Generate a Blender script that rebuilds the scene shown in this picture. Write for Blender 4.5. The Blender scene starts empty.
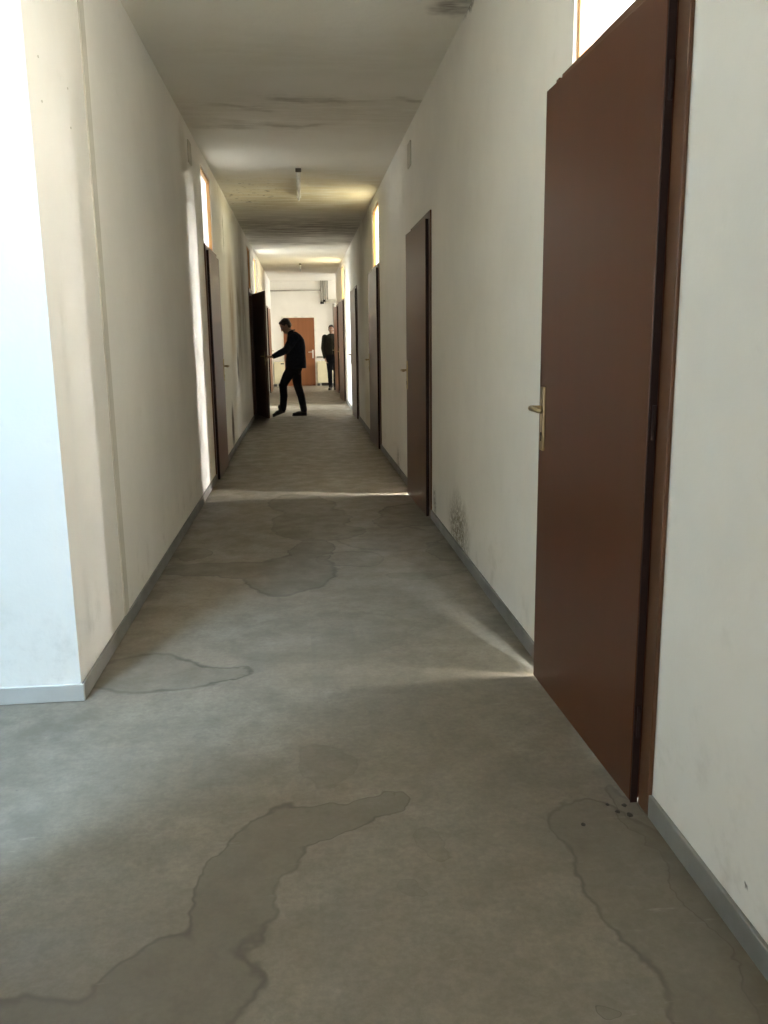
import bpy, bmesh, math, random
from mathutils import Vector, Matrix
random.seed(7)
S = bpy.context.scene
COL = S.collection
H = 2.987            # ceiling height
XL, XR = -0.854, 0.920   # faces of the corridor walls
YEND = 25.26

# ------------------------------------------------------------------ camera, world, light, exposure
def camera():
    cd = bpy.data.cameras.new('camera'); co = bpy.data.objects.new('camera', cd); COL.objects.link(co)
    cd.sensor_fit = 'VERTICAL'; cd.sensor_height = 36.0; cd.lens = 847.905 / 1024 * 36.0
    cd.clip_start = 0.05; cd.clip_end = 200
    yaw, pitch, roll = 0.0922450624, 0.200460092, -0.0133962325
    f = Vector((math.sin(yaw) * math.cos(pitch), math.cos(yaw) * math.cos(pitch), -math.sin(pitch)))
    r = Vector((math.cos(yaw), -math.sin(yaw), 0)); u = r.cross(f)
    r2 = math.cos(roll) * r + math.sin(roll) * u; u2 = -math.sin(roll) * r + math.cos(roll) * u
    m = Matrix((r2, u2, -f)).transposed().to_4x4(); m.translation = Vector((0, 0, 1.3))
    co.matrix_world = m
    S.camera = co
camera()

w = bpy.data.worlds.new('overcast_sky'); S.world = w; w.use_nodes = True
w.node_tree.nodes['Background'].inputs[0].default_value = (0.80, 0.90, 1.0, 1)
w.node_tree.nodes['Background'].inputs[1].default_value = 1.0

SKY = (0.80, 0.90, 1.0)
WARM = (1.0, 0.90, 0.74)
NEUT = (1.0, 0.97, 0.90)
COOL = (0.90, 0.95, 1.0)
WHITE = (1.0, 0.98, 0.94)
def daylight(name, loc, direction, sx, sy, power, color):
    """daylight entering through a window opening: an area light as large as the window, just outside it"""
    ld = bpy.data.lights.new(name, 'AREA'); ld.shape = 'RECTANGLE'; ld.size = sx; ld.size_y = sy
    ld.energy = power; ld.color = color
    o = bpy.data.objects.new(name, ld); COL.objects.link(o); o.location = loc
    o.rotation_euler = Vector(direction).to_track_quat('-Z', 'Y').to_euler()
    return o

# window openings: (wall, centre along the wall, width, z0, z1, power, colour)
ROOF_WIN = (-1.98, -1.43, 0.65, 1.35)         # roof light over the stairwell beside the camera
HS = 4.25                                      # height of the stairwell
daylight('daylight_stairwell', ((ROOF_WIN[0] + ROOF_WIN[1]) / 2, (ROOF_WIN[2] + ROOF_WIN[3]) / 2, HS + 0.14), (0, 0, -1), 0.55, 0.70, 172, (0.48, 0.72, 1.0))
FILL_WIN = (-2.60, 0.60, 0.90, 2.60)           # wide unseen window added behind the camera for fill light, in the wall Y = -5
daylight('fill_lobby', (-1.0, -5.25, 1.75), (0, 1, 0), 3.2, 1.7, 52, NEUT)
ROOM_END_WIN = (1.45, 3.60, 1.20, 2.70)         # window at the far end of the corner room behind the nearest door
daylight('daylight_room', (2.525, -5.25, 1.95), (0, 1, 0), 2.15, 1.5, 5400, (0.80, 0.90, 1.0))
RIGHT_WIN = [(2.75, 1.7, 0.9, 2.5, 1080, WHITE), (6.8, 1.7, 0.9, 2.5, 5000, WHITE), (10.8, 1.7, 0.9, 2.5, 480, COOL),
             (14.7, 1.7, 0.9, 2.5, 700, NEUT), (18.9, 1.7, 0.9, 2.5, 660, NEUT)]
for (yc, wd, z0, z1, pw, cl) in RIGHT_WIN:
    daylight('daylight_room', (4.90, yc, (z0 + z1) / 2), (-1, 0, 0), wd, z1 - z0, pw, cl)
LEFT_WIN = [(8.6, 1.7, 0.9, 2.5, 135, COOL), (17.55, 1.8, 0.5, 2.6, 350, (0.88, 0.94, 1.0)), (22.7, 1.7, 0.9, 2.5, 300, NEUT)]
for (yc, wd, z0, z1, pw, cl) in LEFT_WIN:
    daylight('daylight_room', (-4.75, yc, (z0 + z1) / 2), (1, 0, 0), wd, z1 - z0, pw, cl)
HALL_WIN = (23.95, 2.1, 0.3, 2.7, 102, NEUT)
daylight('daylight_hall', (4.90, HALL_WIN[0], 1.5), (-1, 0, 0), HALL_WIN[1], 2.4, HALL_WIN[4], HALL_WIN[5])

S.view_settings.view_transform = 'Standard'; S.view_settings.look = 'None'
S.view_settings.gamma = 1.0; S.view_settings.use_curve_mapping = False
S.view_settings.exposure = 1.10
S.cycles.max_bounces = 14; S.cycles.diffuse_bounces = 8; S.cycles.glossy_bounces = 4; S.cycles.transmission_bounces = 6
S.cycles.caustics_reflective = False; S.cycles.caustics_refractive = False
S.cycles.sample_clamp_indirect = 6.0

# ------------------------------------------------------------------ node helpers and materials
class NT:
    def __init__(self, name):
        self.m = bpy.data.materials.new(name); self.m.use_nodes = True
        self.t = self.m.node_tree; self.n = self.t.nodes; self.l = self.t.links
        self.b = self.n['Principled BSDF']
        self.pos = self.n.new('ShaderNodeTexCoord').outputs['Object']
    def put(self, sock, val):
        if isinstance(val, bpy.types.NodeSocket): self.l.new(val, sock)
        else: sock.default_value = val
    def noise(self, scale, detail=4, rough=0.55, vec=None, sxyz=None, col=False):
        n = self.n.new('ShaderNodeTexNoise'); n.inputs['Scale'].default_value = scale
        n.inputs['Detail'].default_value = detail; n.inputs['Roughness'].default_value = rough
        v = vec or self.pos
        if sxyz: v = self.vm('MULTIPLY', v, sxyz)
        self.l.new(v, n.inputs['Vector'])
        return n.outputs['Color' if col else 'Fac']
    def vm(self, op, a, b=None):
        n = self.n.new('ShaderNodeVectorMath'); n.operation = op
        self.put(n.inputs[0], a)
        if b is not None: self.put(n.inputs[1], b)
        return n.outputs['Value'] if op in ('LENGTH', 'DISTANCE') else n.outputs[0]
    def ma(self, op, a, b=0.0, c=None, clamp=False):
        n = self.n.new('ShaderNodeMath'); n.operation = op; n.use_clamp = clamp
        self.put(n.inputs[0], a); self.put(n.inputs[1], b)
        if c is not None: self.put(n.inputs[2], c)
        return n.outputs[0]
    def ramp(self, v, lo, hi, a=0.0, b=1.0, smooth=True):
        n = self.n.new('ShaderNodeMapRange'); n.interpolation_type = 'SMOOTHSTEP' if smooth else 'LINEAR'
        self.put(n.inputs['Value'], v); self.put(n.inputs['From Min'], lo); self.put(n.inputs['From Max'], hi)
        self.put(n.inputs['To Min'], a); self.put(n.inputs['To Max'], b)
        return n.outputs[0]
    def mix(self, fac, a, b, mode='MIX'):
        n = self.n.new('ShaderNodeMix'); n.data_type = 'RGBA'; n.blend_type = mode
        self.put(n.inputs[0], fac)
        for s, v in ((n.inputs[6], a), (n.inputs[7], b)):
            if isinstance(v, bpy.types.NodeSocket): self.l.new(v, s)
            else: s.default_value = (*v, 1)
        return n.outputs[2]
    def ell(self, p, c, r, rot=(0, 0, 0)):
        """relative distance to an ellipsoid's outline (negative inside)"""
        n = self.n.new('ShaderNodeMapping'); n.vector_type = 'TEXTURE'
        self.l.new(p, n.inputs['Vector']); n.inputs['Location'].default_value = c
        n.inputs['Rotation'].default_value = rot; n.inputs['Scale'].default_value = r
        return self.ma('SUBTRACT', self.vm('LENGTH', n.outputs[0]), 1.0)
    def union(self, ds, k=0.25):
        d = ds[0]
        for e in ds[1:]: d = self.ma('SMOOTH_MIN', d, e, k)
        return d
    def warp(self, amp, scale, detail=3, p=None):
        v = self.noise(scale, detail, col=True)
        v = self.vm('SUBTRACT', v, (0.5, 0.5, 0.5)); v = self.vm('SCALE', v)
        v.node.inputs['Scale'].default_value = amp
        return self.vm('ADD', p or self.pos, v)
    def bump(self, h, strength, dist=0.01):
        n = self.n.new('ShaderNodeBump'); n.inputs['Strength'].default_value = strength
        n.inputs['Distance'].default_value = dist; self.l.new(h, n.inputs['Height'])
        self.l.new(n.outputs[0], self.b.inputs['Normal'])
    def done(self, color, rough, spec=0.5, metal=0.0):
        if isinstance(color, bpy.types.NodeSocket): self.l.new(color, self.b.inputs['Base Color'])
        else: self.b.inputs['Base Color'].default_value = (*color, 1)
        self.put(self.b.inputs['Roughness'], rough)
        self.b.inputs['Specular IOR Level'].default_value = spec; self.b.inputs['Metallic'].default_value = metal
        return self.m

def mat_plain(name, col, rough=0.6, spec=0.4, metal=0.0, var=0.12, scale=6.0):
    t = NT(name); f = t.noise(scale, 4)
    c = t.mix(t.ramp(f, 0.3, 0.7), tuple(x * (1 - var) for x in col), tuple(min(1, x * (1 + var)) for x in col))
    return t.done(c, rough, spec, metal)

def mat_plaster(name, col, molds=(), drips=(), lines=()):
    t = NT(name)
    f = t.noise(1.1, 5, 0.6); g = t.noise(9, 4, 0.6)
    c = t.mix(t.ramp(f, 0.3, 0.7), tuple(x * 0.95 for x in col), tuple(min(1, x * 1.03) for x in col))
    c = t.mix(t.ramp(g, 0.62, 0.8, 0, 0.10), c, (0.45, 0.42, 0.35))
    # scuffs near the floor
    z = t.n.new('ShaderNodeSeparateXYZ'); t.l.new(t.pos, z.inputs[0])
    low = t.ramp(z.outputs[2], 0.05, 0.55, 1.0, 0.0)
    sc = t.ma('MULTIPLY', low, t.ramp(t.noise(5, 5, 0.7), 0.5, 0.75, 0, 0.35))
    c = t.mix(sc, c, (0.40, 0.37, 0.30))
    p = t.warp(0.28, 5.0, 5)
    for (ctr, r, colr, st, speck) in molds:
        d = t.ell(p, ctr, r)
        m = t.ramp(d, -0.75, 0.15, st, 0.0)
        if speck: m = t.ma('MULTIPLY', m, t.ramp(t.noise(40, 4, 0.7), 0.34, 0.56))
        c = t.mix(m, c, colr)
    pd = t.warp(0.14, 6.0, 4)
    for (ctr, r, colr, st) in drips:
        d = t.ell(pd, ctr, r)
        m = t.ramp(d, -0.9, 0.25, st, 0.0)
        m = t.ma('MULTIPLY', m, t.ramp(t.noise(7, 4, 0.6, sxyz=(1, 1.6, 0.25)), 0.30, 0.58, 0.40, 1.0))
        c = t.mix(m, c, colr)
    t.bump(t.ma('ADD', g, t.ma('MULTIPLY', t.noise(60, 3), 0.4)), 0.25, 0.006)
    return t.done(c, 0.85, 0.25)

WALLC = (0.85, 0.828, 0.772)
OLIVE = (0.16, 0.135, 0.075); SOOT = (0.075, 0.065, 0.045); OCHRE = (0.50, 0.42, 0.24)
M = {}
M['wall_right'] = mat_plaster('plaster_right', WALLC,
    molds=[((0.92, 5.02, 0.13), (0.3, 0.40, 0.26), OLIVE, 0.85, True), ((0.92, 5.95, 0.12), (0.3, 0.10, 0.16), OLIVE, 0.7, True),
           ((0.92, 8.35, 0.12), (0.3, 0.16, 0.16), OLIVE, 0.5, True), ((0.92, 12.3, 0.35), (0.3, 0.7, 0.4), OCHRE, 0.35, False),
           ((0.92, 1.55, 0.10), (0.05, 0.012, 0.012), SOOT, 0.9, False), ((0.92, 4.72, 2.98), (0.2, 0.28, 0.05), SOOT, 0.7, True)],
    drips=[((0.92, 13.2, 2.4), (0.4, 1.0, 1.0), (0.34, 0.29, 0.20), 0.55), ((0.92, 12.2, 2.9), (0.4, 1.6, 0.35), (0.30, 0.25, 0.16), 0.6)])
M['wall_left'] = mat_plaster('plaster_left', WALLC,
    molds=[((-0.85, 10.35, 0.30), (0.3, 0.22, 0.30), SOOT, 0.9, False), ((-0.85, 11.6, 0.95), (0.3, 0.20, 0.32), SOOT, 0.75, False),
           ((-0.85, 10.25, 2.5), (0.3, 0.05, 0.30), OLIVE, 0.8, False), ((-0.85, 7.0, 2.7), (0.3, 0.3, 0.25), (0.42, 0.37, 0.27), 0.4, False),
           ],
    drips=[((-0.85, 12.2, 1.6), (0.4, 0.7, 1.0), (0.17, 0.13, 0.07), 0.95), ((-0.85, 11.0, 1.6), (0.4, 0.55, 0.9), (0.36, 0.25, 0.12), 0.85),
           ((-0.85, 13.2, 2.0), (0.4, 0.9, 1.5), (0.20, 0.165, 0.11), 0.85), ((-0.85, 10.6, 2.9), (0.4, 2.2, 0.16), OCHRE, 0.5)])
M['wall_plain'] = mat_plaster('plaster_plain', WALLC)
M['bounce_paint'] = mat_plaster('warm_bounce_paint', (0.52, 0.44, 0.33))  # beige chosen on unseen walls to dim and warm the stairwell bounce

def mat_ceiling():
    t = NT('stained_ceiling_plaster')
    f = t.noise(0.9, 5, 0.6)
    c = t.mix(t.ramp(f, 0.3, 0.7), (0.80, 0.775, 0.705), (0.85, 0.83, 0.77))
    p = t.warp(0.9, 1.6, 4)
    for (ctr, r, colr, st) in [((0.15, 6.62, H), (0.30, 0.10, 0.5), (0.20, 0.17, 0.10), 0.60), ((-0.40, 6.75, H), (0.22, 0.07, 0.5), (0.24, 0.20, 0.13), 0.40), ((0.70, 6.58, H), (0.16, 0.07, 0.5), (0.22, 0.18, 0.12), 0.45), ((-0.10, 7.25, H), (0.34, 0.10, 0.5), (0.22, 0.19, 0.12), 0.5), ((-0.6, 7.35, H), (0.22, 0.16, 0.5), (0.26, 0.22, 0.15), 0.5), ((0.0, 7.0, H), (1.3, 0.55, 0.5), (0.46, 0.42, 0.32), 0.35),
                               ((0.2, 10.4, H), (1.3, 1.3, 0.6), (0.60, 0.50, 0.27), 0.60), ((0.0, 11.3, H), (1.3, 0.9, 0.6), (0.42, 0.33, 0.16), 0.45),
                               ((0.0, 13.7, H), (1.6, 1.5, 0.6), (0.17, 0.145, 0.10), 0.80), ((0.0, 15.6, H), (1.6, 0.55, 0.6), (0.15, 0.125, 0.085), 0.6),
                               ((0.1, 5.6, H), (0.9, 0.4, 0.5), (0.46, 0.42, 0.33), 0.2), ((0.84, 4.72, H), (0.16, 0.12, 0.3), (0.10, 0.07, 0.05), 0.85),
                               ((0.4, 20.2, H), (1.3, 0.5, 0.5), (0.36, 0.30, 0.20), 0.5)]:
        d = t.ell(p, ctr, r)
        m = t.ramp(d, -0.85, 0.45, st, 0.0)
        m = t.ma('MULTIPLY', m, t.ramp(t.noise(3.0, 5, 0.65, sxyz=(0.7, 3.0, 1)), 0.3, 0.62, 0.15, 1.0))
        c = t.mix(m, c, colr)
    # black mould spots by the left edge
    sp = t.ma('MULTIPLY', t.ramp(t.ell(p, (-0.55, 10.6, H), (0.5, 1.4, 0.5)), -0.8, 0.2, 1, 0), t.ramp(t.noise(11, 3, 0.6), 0.60, 0.68))
    c = t.mix(t.ma('MULTIPLY', sp, 0.75), c, (0.12, 0.09, 0.05))
    t.bump(t.noise(14, 5, 0.6), 0.3, 0.01)
    return t.done(c, 0.9, 0.2)
M['ceiling'] = mat_ceiling()

def mat_floor():
    t = NT('worn_linoleum')
    f = t.noise(1.3, 6, 0.62); g = t.noise(5.5, 6, 0.65)
    c = t.mix(t.ramp(f, 0.3, 0.7), (0.208, 0.180, 0.136), (0.262, 0.234, 0.186))
    c = t.mix(t.ramp(g, 0.35, 0.75, 0, 0.45), c, (0.170, 0.147, 0.108))
    # faint squares of an old sheet pattern
    q = t.vm('FLOOR', t.vm('MULTIPLY', t.pos, (5.2, 3.4, 0.0)))
    wn = t.n.new('ShaderNodeTexWhiteNoise'); wn.noise_dimensions = '3D'; t.l.new(q, wn.inputs['Vector'])
    pv = t.ma('MULTIPLY', t.ramp(wn.outputs['Value'], 0.72, 0.74, 0, 1), t.ramp(t.noise(2.2, 3), 0.40, 0.60, 0, 0.48))
    c = t.mix(pv, c, (0.185, 0.168, 0.136))
    qb = t.vm('FLOOR', t.vm('MULTIPLY', t.pos, (2.6, 1.7, 0.0)))
    wb = t.n.new('ShaderNodeTexWhiteNoise'); wb.noise_dimensions = '3D'; t.l.new(qb, wb.inputs['Vector'])
    c = t.mix(t.ramp(wb.outputs['Value'], 0.0, 1.0, 0.0, 0.16, False), c, (0.165, 0.150, 0.122))
    # whitish wear
    c = t.mix(t.ramp(t.noise(2.6, 6, 0.7, sxyz=(1.4, 1, 1)), 0.55, 0.75, 0, 0.35), c, (0.37, 0.345, 0.295))
    p = t.warp(0.22, 3.6, 4)
    stains = [  # water stains: centre, radii, turn; darkening; rim strength
        ([((-0.68, 3.30), (0.22, 0.19), -0.3), ((-0.53, 3.27), (0.20, 0.14), -0.2), ((-0.40, 3.27), (0.11, 0.09), -0.1), ((-0.36, 3.27), (0.085, 0.075), 0.0)], 0.34, 0.95),
        ([((-0.17, 1.93), (0.12, 0.30), -0.25), ((-0.32, 1.50), (0.17, 0.20), -0.6), ((-0.58, 1.28), (0.42, 0.26), 0.0), ((0.02, 2.13), (0.20, 0.085), 0.25), ((0.18, 2.20), (0.10, 0.06), 0.6)], 0.50, 0.6),
        ([((0.80, 1.75), (0.16, 0.34), 0.1), ((0.76, 2.04), (0.13, 0.11), 0.0), ((0.83, 1.35), (0.14, 0.3), 0)], 0.36, 0.6),
        ([((0.90, 1.95), (0.05, 0.25), 0.1), ((0.90, 1.55), (0.055, 0.35), 0.0)], 0.25, 0.6),
        ([((-0.45, 4.85), (0.45, 0.16), -0.15), ((-0.10, 4.70), (0.26, 0.42), -0.1), ((0.02, 5.25), (0.14, 0.35), 0.0)], 0.60, 0.7),
        ([((0.03, 6.1), (0.28, 0.55), -0.1), ((-0.05, 6.8), (0.26, 0.45), 0.2), ((0.12, 5.75), (0.26, 0.25), 0.0)], 0.58, 0.5),
        ([((0.80, 6.25), (0.26, 0.42), 0.0), ((0.62, 6.0), (0.16, 0.22), 0.0)], 0.60, 0.7),
        ([((0.66, 4.60), (0.24, 0.07), 0.0)], 0.45, 0.6),
        ([((0.55, 5.5), (0.35, 0.35), 0.2), ((0.25, 5.0), (0.2, 0.2), 0)], 0.20, 0.5),
        ([((0.85, 5.1), (0.12, 0.25), 0.0)], 0.50, 0.5),
        ([((-0.74, 5.25), (0.13, 0.16), 0.0)], 0.60, 0.5),
        ([((0.30, 1.98), (0.04, 0.07), 0.4), ((0.22, 1.80), (0.03, 0.04), 0.0)], 0.22, 0.2),
        ([((0.02, 2.45), (0.10, 0.16), 0.0)], 0.30, 0.1),
        ([((0.56, 1.42), (0.030, 0.022), 0.0)], 0.30, 0.7),
        ([((0.15, 1.05), (0.22, 0.12), 0.0)], 0.2, 0.6),
        ([((0.05, 3.65), (0.42, 0.30), 0.3)], 0.16, 0.1),
    ]
    for k, (els, dark, rim) in enumerate(stains):
        d = t.union([t.ell(p, (cx, cy, 0), (rx, ry, 1.0), (0, 0, a)) for (cx, cy), (rx, ry), a in els])
        inside = t.ramp(d, 0.03, -0.03, 0.0, dark)
        c = t.mix(inside, c, (0.105, 0.088, 0.062))
        ring = t.ma('MULTIPLY', t.ramp(t.ma('ABSOLUTE', t.ma('ADD', d, 0.02)), 0.0, (0.13 if k == 0 else 0.07), rim, 0.0), t.ramp(t.noise(3.0, 2), 0.35, 0.6, 0.45, 1.0))
        c = t.mix(ring, c, (0.050, 0.040, 0.027))
    # grime along the skirting and small dark specks
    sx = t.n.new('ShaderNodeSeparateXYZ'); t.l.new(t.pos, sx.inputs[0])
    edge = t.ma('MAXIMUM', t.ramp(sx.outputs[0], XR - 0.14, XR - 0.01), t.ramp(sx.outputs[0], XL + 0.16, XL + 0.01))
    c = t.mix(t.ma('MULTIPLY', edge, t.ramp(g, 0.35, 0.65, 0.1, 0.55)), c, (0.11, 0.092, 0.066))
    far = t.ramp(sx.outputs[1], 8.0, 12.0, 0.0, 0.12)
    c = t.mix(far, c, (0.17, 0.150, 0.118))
    spk = t.ma('MULTIPLY', t.ramp(t.noise(38, 2, 0.5), 0.72, 0.77), t.ramp(t.noise(2.5, 3), 0.48, 0.62))
    c = t.mix(t.ma('MULTIPLY', spk, 0.7), c, (0.10, 0.085, 0.06))
    smudge = t.ramp(t.noise(9, 4, 0.6, sxyz=(1.6, 0.8, 1)), 0.62, 0.74, 0, 0.35)
    c = t.mix(smudge, c, (0.12, 0.105, 0.08))
    grain = t.noise(55, 5, 0.75)
    c = t.mix(t.ramp(grain, 0.35, 0.65, 0.0, 0.35), c, (0.12, 0.104, 0.078))
    gr2 = t.noise(18, 6, 0.7)
    c = t.mix(t.ramp(gr2, 0.40, 0.68, 0.0, 0.30), c, (0.115, 0.098, 0.072))
    scr = t.ma('MULTIPLY', t.ramp(t.noise(16, 5, 0.7, sxyz=(0.35, 1.6, 1)), 0.60, 0.72), t.ramp(t.noise(1.8, 3), 0.45, 0.62))
    c = t.mix(t.ma('MULTIPLY', scr, 0.35), c, (0.36, 0.34, 0.30))
    t.bump(t.ma('ADD', t.noise(3, 4), t.ma('MULTIPLY', t.noise(40, 3), 0.15)), 0.12, 0.01)
    return t.done(c, t.ramp(g, 0.3, 0.7, 0.42, 0.62), 0.4)
M['floor'] = mat_floor()

def mat_laminate(name, a, b, rough=0.33):
    t = NT(name)
    f = t.noise(2.0, 5, 0.6, sxyz=(6, 6, 0.35)); g = t.noise(1.2, 3)
    c = t.mix(t.ramp(f, 0.3, 0.7), a, b)
    c = t.mix(t.ramp(g, 0.3, 0.7, 0, 0.2), c, tuple(x * 0.85 for x in a))
    return t.done(c, rough, 0.28)
M['door'] = mat_laminate('brown_laminate', (0.084, 0.028, 0.012), (0.090, 0.031, 0.0135))
M['door_far'] = mat_laminate('red_brown_laminate', (0.26, 0.105, 0.045), (0.30, 0.125, 0.055))
M['frame'] = mat_laminate('brown_frame', (0.100, 0.046, 0.023), (0.108, 0.050, 0.026))
M['edge'] = mat_plain('gap_shade_and_hinge', (0.020, 0.009, 0.007), 0.6, 0.2)
M['transom_wood'] = mat_laminate('orange_wood', (0.62, 0.34, 0.13), (0.70, 0.40, 0.17), 0.4)
M['brass'] = mat_plain('dull_brass', (0.50, 0.40, 0.24), 0.36, 0.5, 1.0)
M['chrome'] = mat_plain('satin_white_metal', (0.80, 0.76, 0.68), 0.35, 0.5, 0.3)
M['keyhole'] = mat_plain('keyhole_black', (0.02, 0.016, 0.012), 0.6)
M['baseboard'] = mat_plain('grey_vinyl_skirting', (0.215, 0.21, 0.195), 0.5, 0.4, var=0.2, scale=4)
M['baseboard_pale'] = mat_plain('pale_skirting', (0.50, 0.49, 0.46), 0.5, 0.4, var=0.08, scale=4)
M['strip'] = mat_plain('painted_joint_cover', (0.62, 0.59, 0.51), 0.6, 0.3, var=0.04)
M['lamp_body'] = mat_plain('lamp_white_steel', (0.72, 0.70, 0.64), 0.45, 0.4)
M['cap_shade_and_zip'] = mat_plain('cap_shade_and_zip', (0.10, 0.085, 0.06), 0.5, 0.3)
M['tube'] = mat_plain('opal_tube', (0.85, 0.83, 0.78), 0.25, 0.5)
M['plate'] = mat_plain('aged_plastic', (0.52, 0.49, 0.41), 0.5, 0.4)
M['radiator'] = mat_plain('cream_enamel', (0.80, 0.74, 0.52), 0.4, 0.5, var=0.04)
M['slot'] = mat_plain('dark_slot', (0.04, 0.035, 0.03), 0.7)
M['pipe'] = mat_plain('grey_pipe', (0.38, 0.36, 0.31), 0.45, 0.4)
M['pipe_white'] = mat_plain('white_pipe', (0.80, 0.78, 0.70), 0.4, 0.4)
M['window'] = mat_plain('white_window_frame', (0.75, 0.74, 0.70), 0.4)
M['skin'] = mat_plain('skin', (0.42, 0.25, 0.17), 0.5, 0.4, var=0.08, scale=20)
M['hair'] = mat_plain('dark_hair', (0.030, 0.024, 0.018), 0.6, 0.3, var=0.3, scale=60)
M['hair_grey'] = mat_plain('greying_hair', (0.060, 0.052, 0.042), 0.6, 0.3, var=0.3, scale=60)
M['navy'] = mat_plain('navy_fabric', (0.016, 0.019, 0.030), 0.85, 0.15, var=0.25, scale=30)
M['black'] = mat_plain('black_denim', (0.015, 0.016, 0.021), 0.85, 0.15, var=0.25, scale=30)
M['dark_green'] = mat_plain('dark_green_jacket', (0.026, 0.028, 0.021), 0.8, 0.2, var=0.25, scale=30)
M['shoe'] = mat_plain('black_leather', (0.016, 0.014, 0.012), 0.45, 0.4)
M['sole'] = mat_plain('rubber_sole', (0.05, 0.045, 0.04), 0.7)
M['eye'] = mat_plain('eye_white', (0.7, 0.68, 0.64), 0.2)

def mat_pane(name, col):
    m = bpy.data.materials.new(name); m.use_nodes = True; n = m.node_tree.nodes; l = m.node_tree.links
    n.remove(n['Principled BSDF']); out = n['Material Output']
    tr = n.new('ShaderNodeBsdfTranslucent'); tr.inputs[0].default_value = (*col, 1)
    tp = n.new('ShaderNodeBsdfTransparent'); tp.inputs[0].default_value = (*col, 1)
    gl = n.new('ShaderNodeBsdfGlossy'); gl.inputs['Roughness'].default_value = 0.35
    tc = n.new('ShaderNodeTexCoord'); no = n.new('ShaderNodeTexNoise'); no.inputs['Scale'].default_value = 80
    l.new(tc.outputs['Object'], no.inputs['Vector'])
    bp = n.new('ShaderNodeBump'); bp.inputs['Strength'].default_value = 0.2; l.new(no.outputs['Fac'], bp.inputs['Height'])
    l.new(bp.outputs[0], gl.inputs['Normal'])
    a = n.new('ShaderNodeMixShader'); a.inputs[0].default_value = 0.35
    l.new(tr.outputs[0], a.inputs[1]); l.new(tp.outputs[0], a.inputs[2])
    b = n.new('ShaderNodeMixShader'); b.inputs[0].default_value = 0.06
    l.new(a.outputs[0], b.inputs[1]); l.new(gl.outputs[0], b.inputs[2])
    l.new(b.outputs[0], out.inputs[0])
    return m
M['pane'] = mat_pane('frosted_glass', (0.95, 0.95, 0.93))
M['pane_amber'] = mat_pane('yellowed_frosted_glass', (0.95, 0.91, 0.76))

# ------------------------------------------------------------------ mesh helpers
def add_box(bm, x0, x1, y0, y1, z0, z1, bevel=0.0):
    r = bmesh.ops.create_cube(bm, size=1.0)
    vs = r['verts']
    for v in vs:
        v.co = Vector(((x0 + x1) / 2 + v.co.x * (x1 - x0), (y0 + y1) / 2 + v.co.y * (y1 - y0), (z0 + z1) / 2 + v.co.z * (z1 - z0)))
    if bevel:
        es = list({e for v in vs for e in v.link_edges})
        bmesh.ops.bevel(bm, geom=es, offset=bevel, segments=2, affect='EDGES', profile=0.5)
    return vs
def add_tube(bm, pts, r, seg=12, cap=True):
    """round bar through points; r may be one radius or a list"""
    pts = [Vector(p) for p in pts]; rs = r if isinstance(r, (list, tuple)) else [r] * len(pts)
    rings = []; prev = None
    for i, p in enumerate(pts):
        d = ((pts[min(i + 1, len(pts) - 1)] - pts[max(i - 1, 0)])).normalized()
        if prev is None:
            a = d.orthogonal().normalized()
        else:
            a = (prev - d * prev.dot(d)); a = a.normalized() if a.length > 1e-6 else d.orthogonal().normalized()
        prev = a; b = d.cross(a)
        rings.append([bm.verts.new(p + (a * math.cos(t) + b * math.sin(t)) * rs[i]) for t in (2 * math.pi * k / seg for k in range(seg))])
    for A, B in zip(rings, rings[1:]):
        for k in range(seg): bm.faces.new((A[k], A[(k + 1) % seg], B[(k + 1) % seg], B[k]))
    if cap:
        bm.faces.new(rings[0][::-1]); bm.faces.new(rings[-1])
def add_ball(bm, c, r, seg=16, rot=None):
    res = bmesh.ops.create_uvsphere(bm, u_segments=seg, v_segments=max(8, seg // 2), radius=1.0)
    rr = r if isinstance(r, (tuple, list)) else (r, r, r)
    m = Matrix.Translation(c) @ (rot.to_4x4() if rot else Matrix()) @ Matrix.Diagonal((*rr, 1))
    bmesh.ops.transform(bm, matrix=m, verts=res['verts'])
def add_limb(bm, pts, rs, seg=14):
    add_tube(bm, pts, rs, seg)
    for p, r in zip(pts, rs): add_ball(bm, p, r * 0.995, seg)
def add_loft(bm, rings, seg=24):
    """closed body through rings (cx, cy, cz, rx, ry)"""
    R = []
    for (cx, cy, cz, rx, ry) in rings:
        R.append([bm.verts.new((cx + rx * math.cos(t), cy + ry * math.sin(t), cz)) for t in (2 * math.pi * k / seg for k in range(seg))])
    for A, B in zip(R, R[1:]):
        for k in range(seg): bm.faces.new((A[k], A[(k + 1) % seg], B[(k + 1) % seg], B[k]))
    bm.faces.new(R[0][::-1]); bm.faces.new(R[-1])

def obj(name, bm, m, parent=None, smooth=False):
    bmesh.ops.recalc_face_normals(bm, faces=bm.faces)
    me = bpy.data.meshes.new(name); bm.to_mesh(me); bm.free()
    if m: me.materials.append(m)
    if smooth:
        for p in me.polygons: p.use_smooth = True
    o = bpy.data.objects.new(name, me); COL.objects.link(o)
    if parent is not None: o.parent = parent
    return o
def tag(o, label=None, cat=None, group=None, kind=None):
    if label: o['label'] = label
    if cat: o['category'] = cat
    if group: o['group'] = group
    if kind: o['kind'] = kind
    return o
def empty(name, loc=(0, 0, 0)):
    o = bpy.data.objects.new(name, None); COL.objects.link(o); o.location = loc; o.empty_display_size = 0.1
    return o
def child(o, parent):
    """parent while keeping the world place of geometry that was built in world space"""
    o.parent = parent; o.matrix_parent_inverse = Matrix.Translation(parent.location).inverted()
    return o

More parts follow.
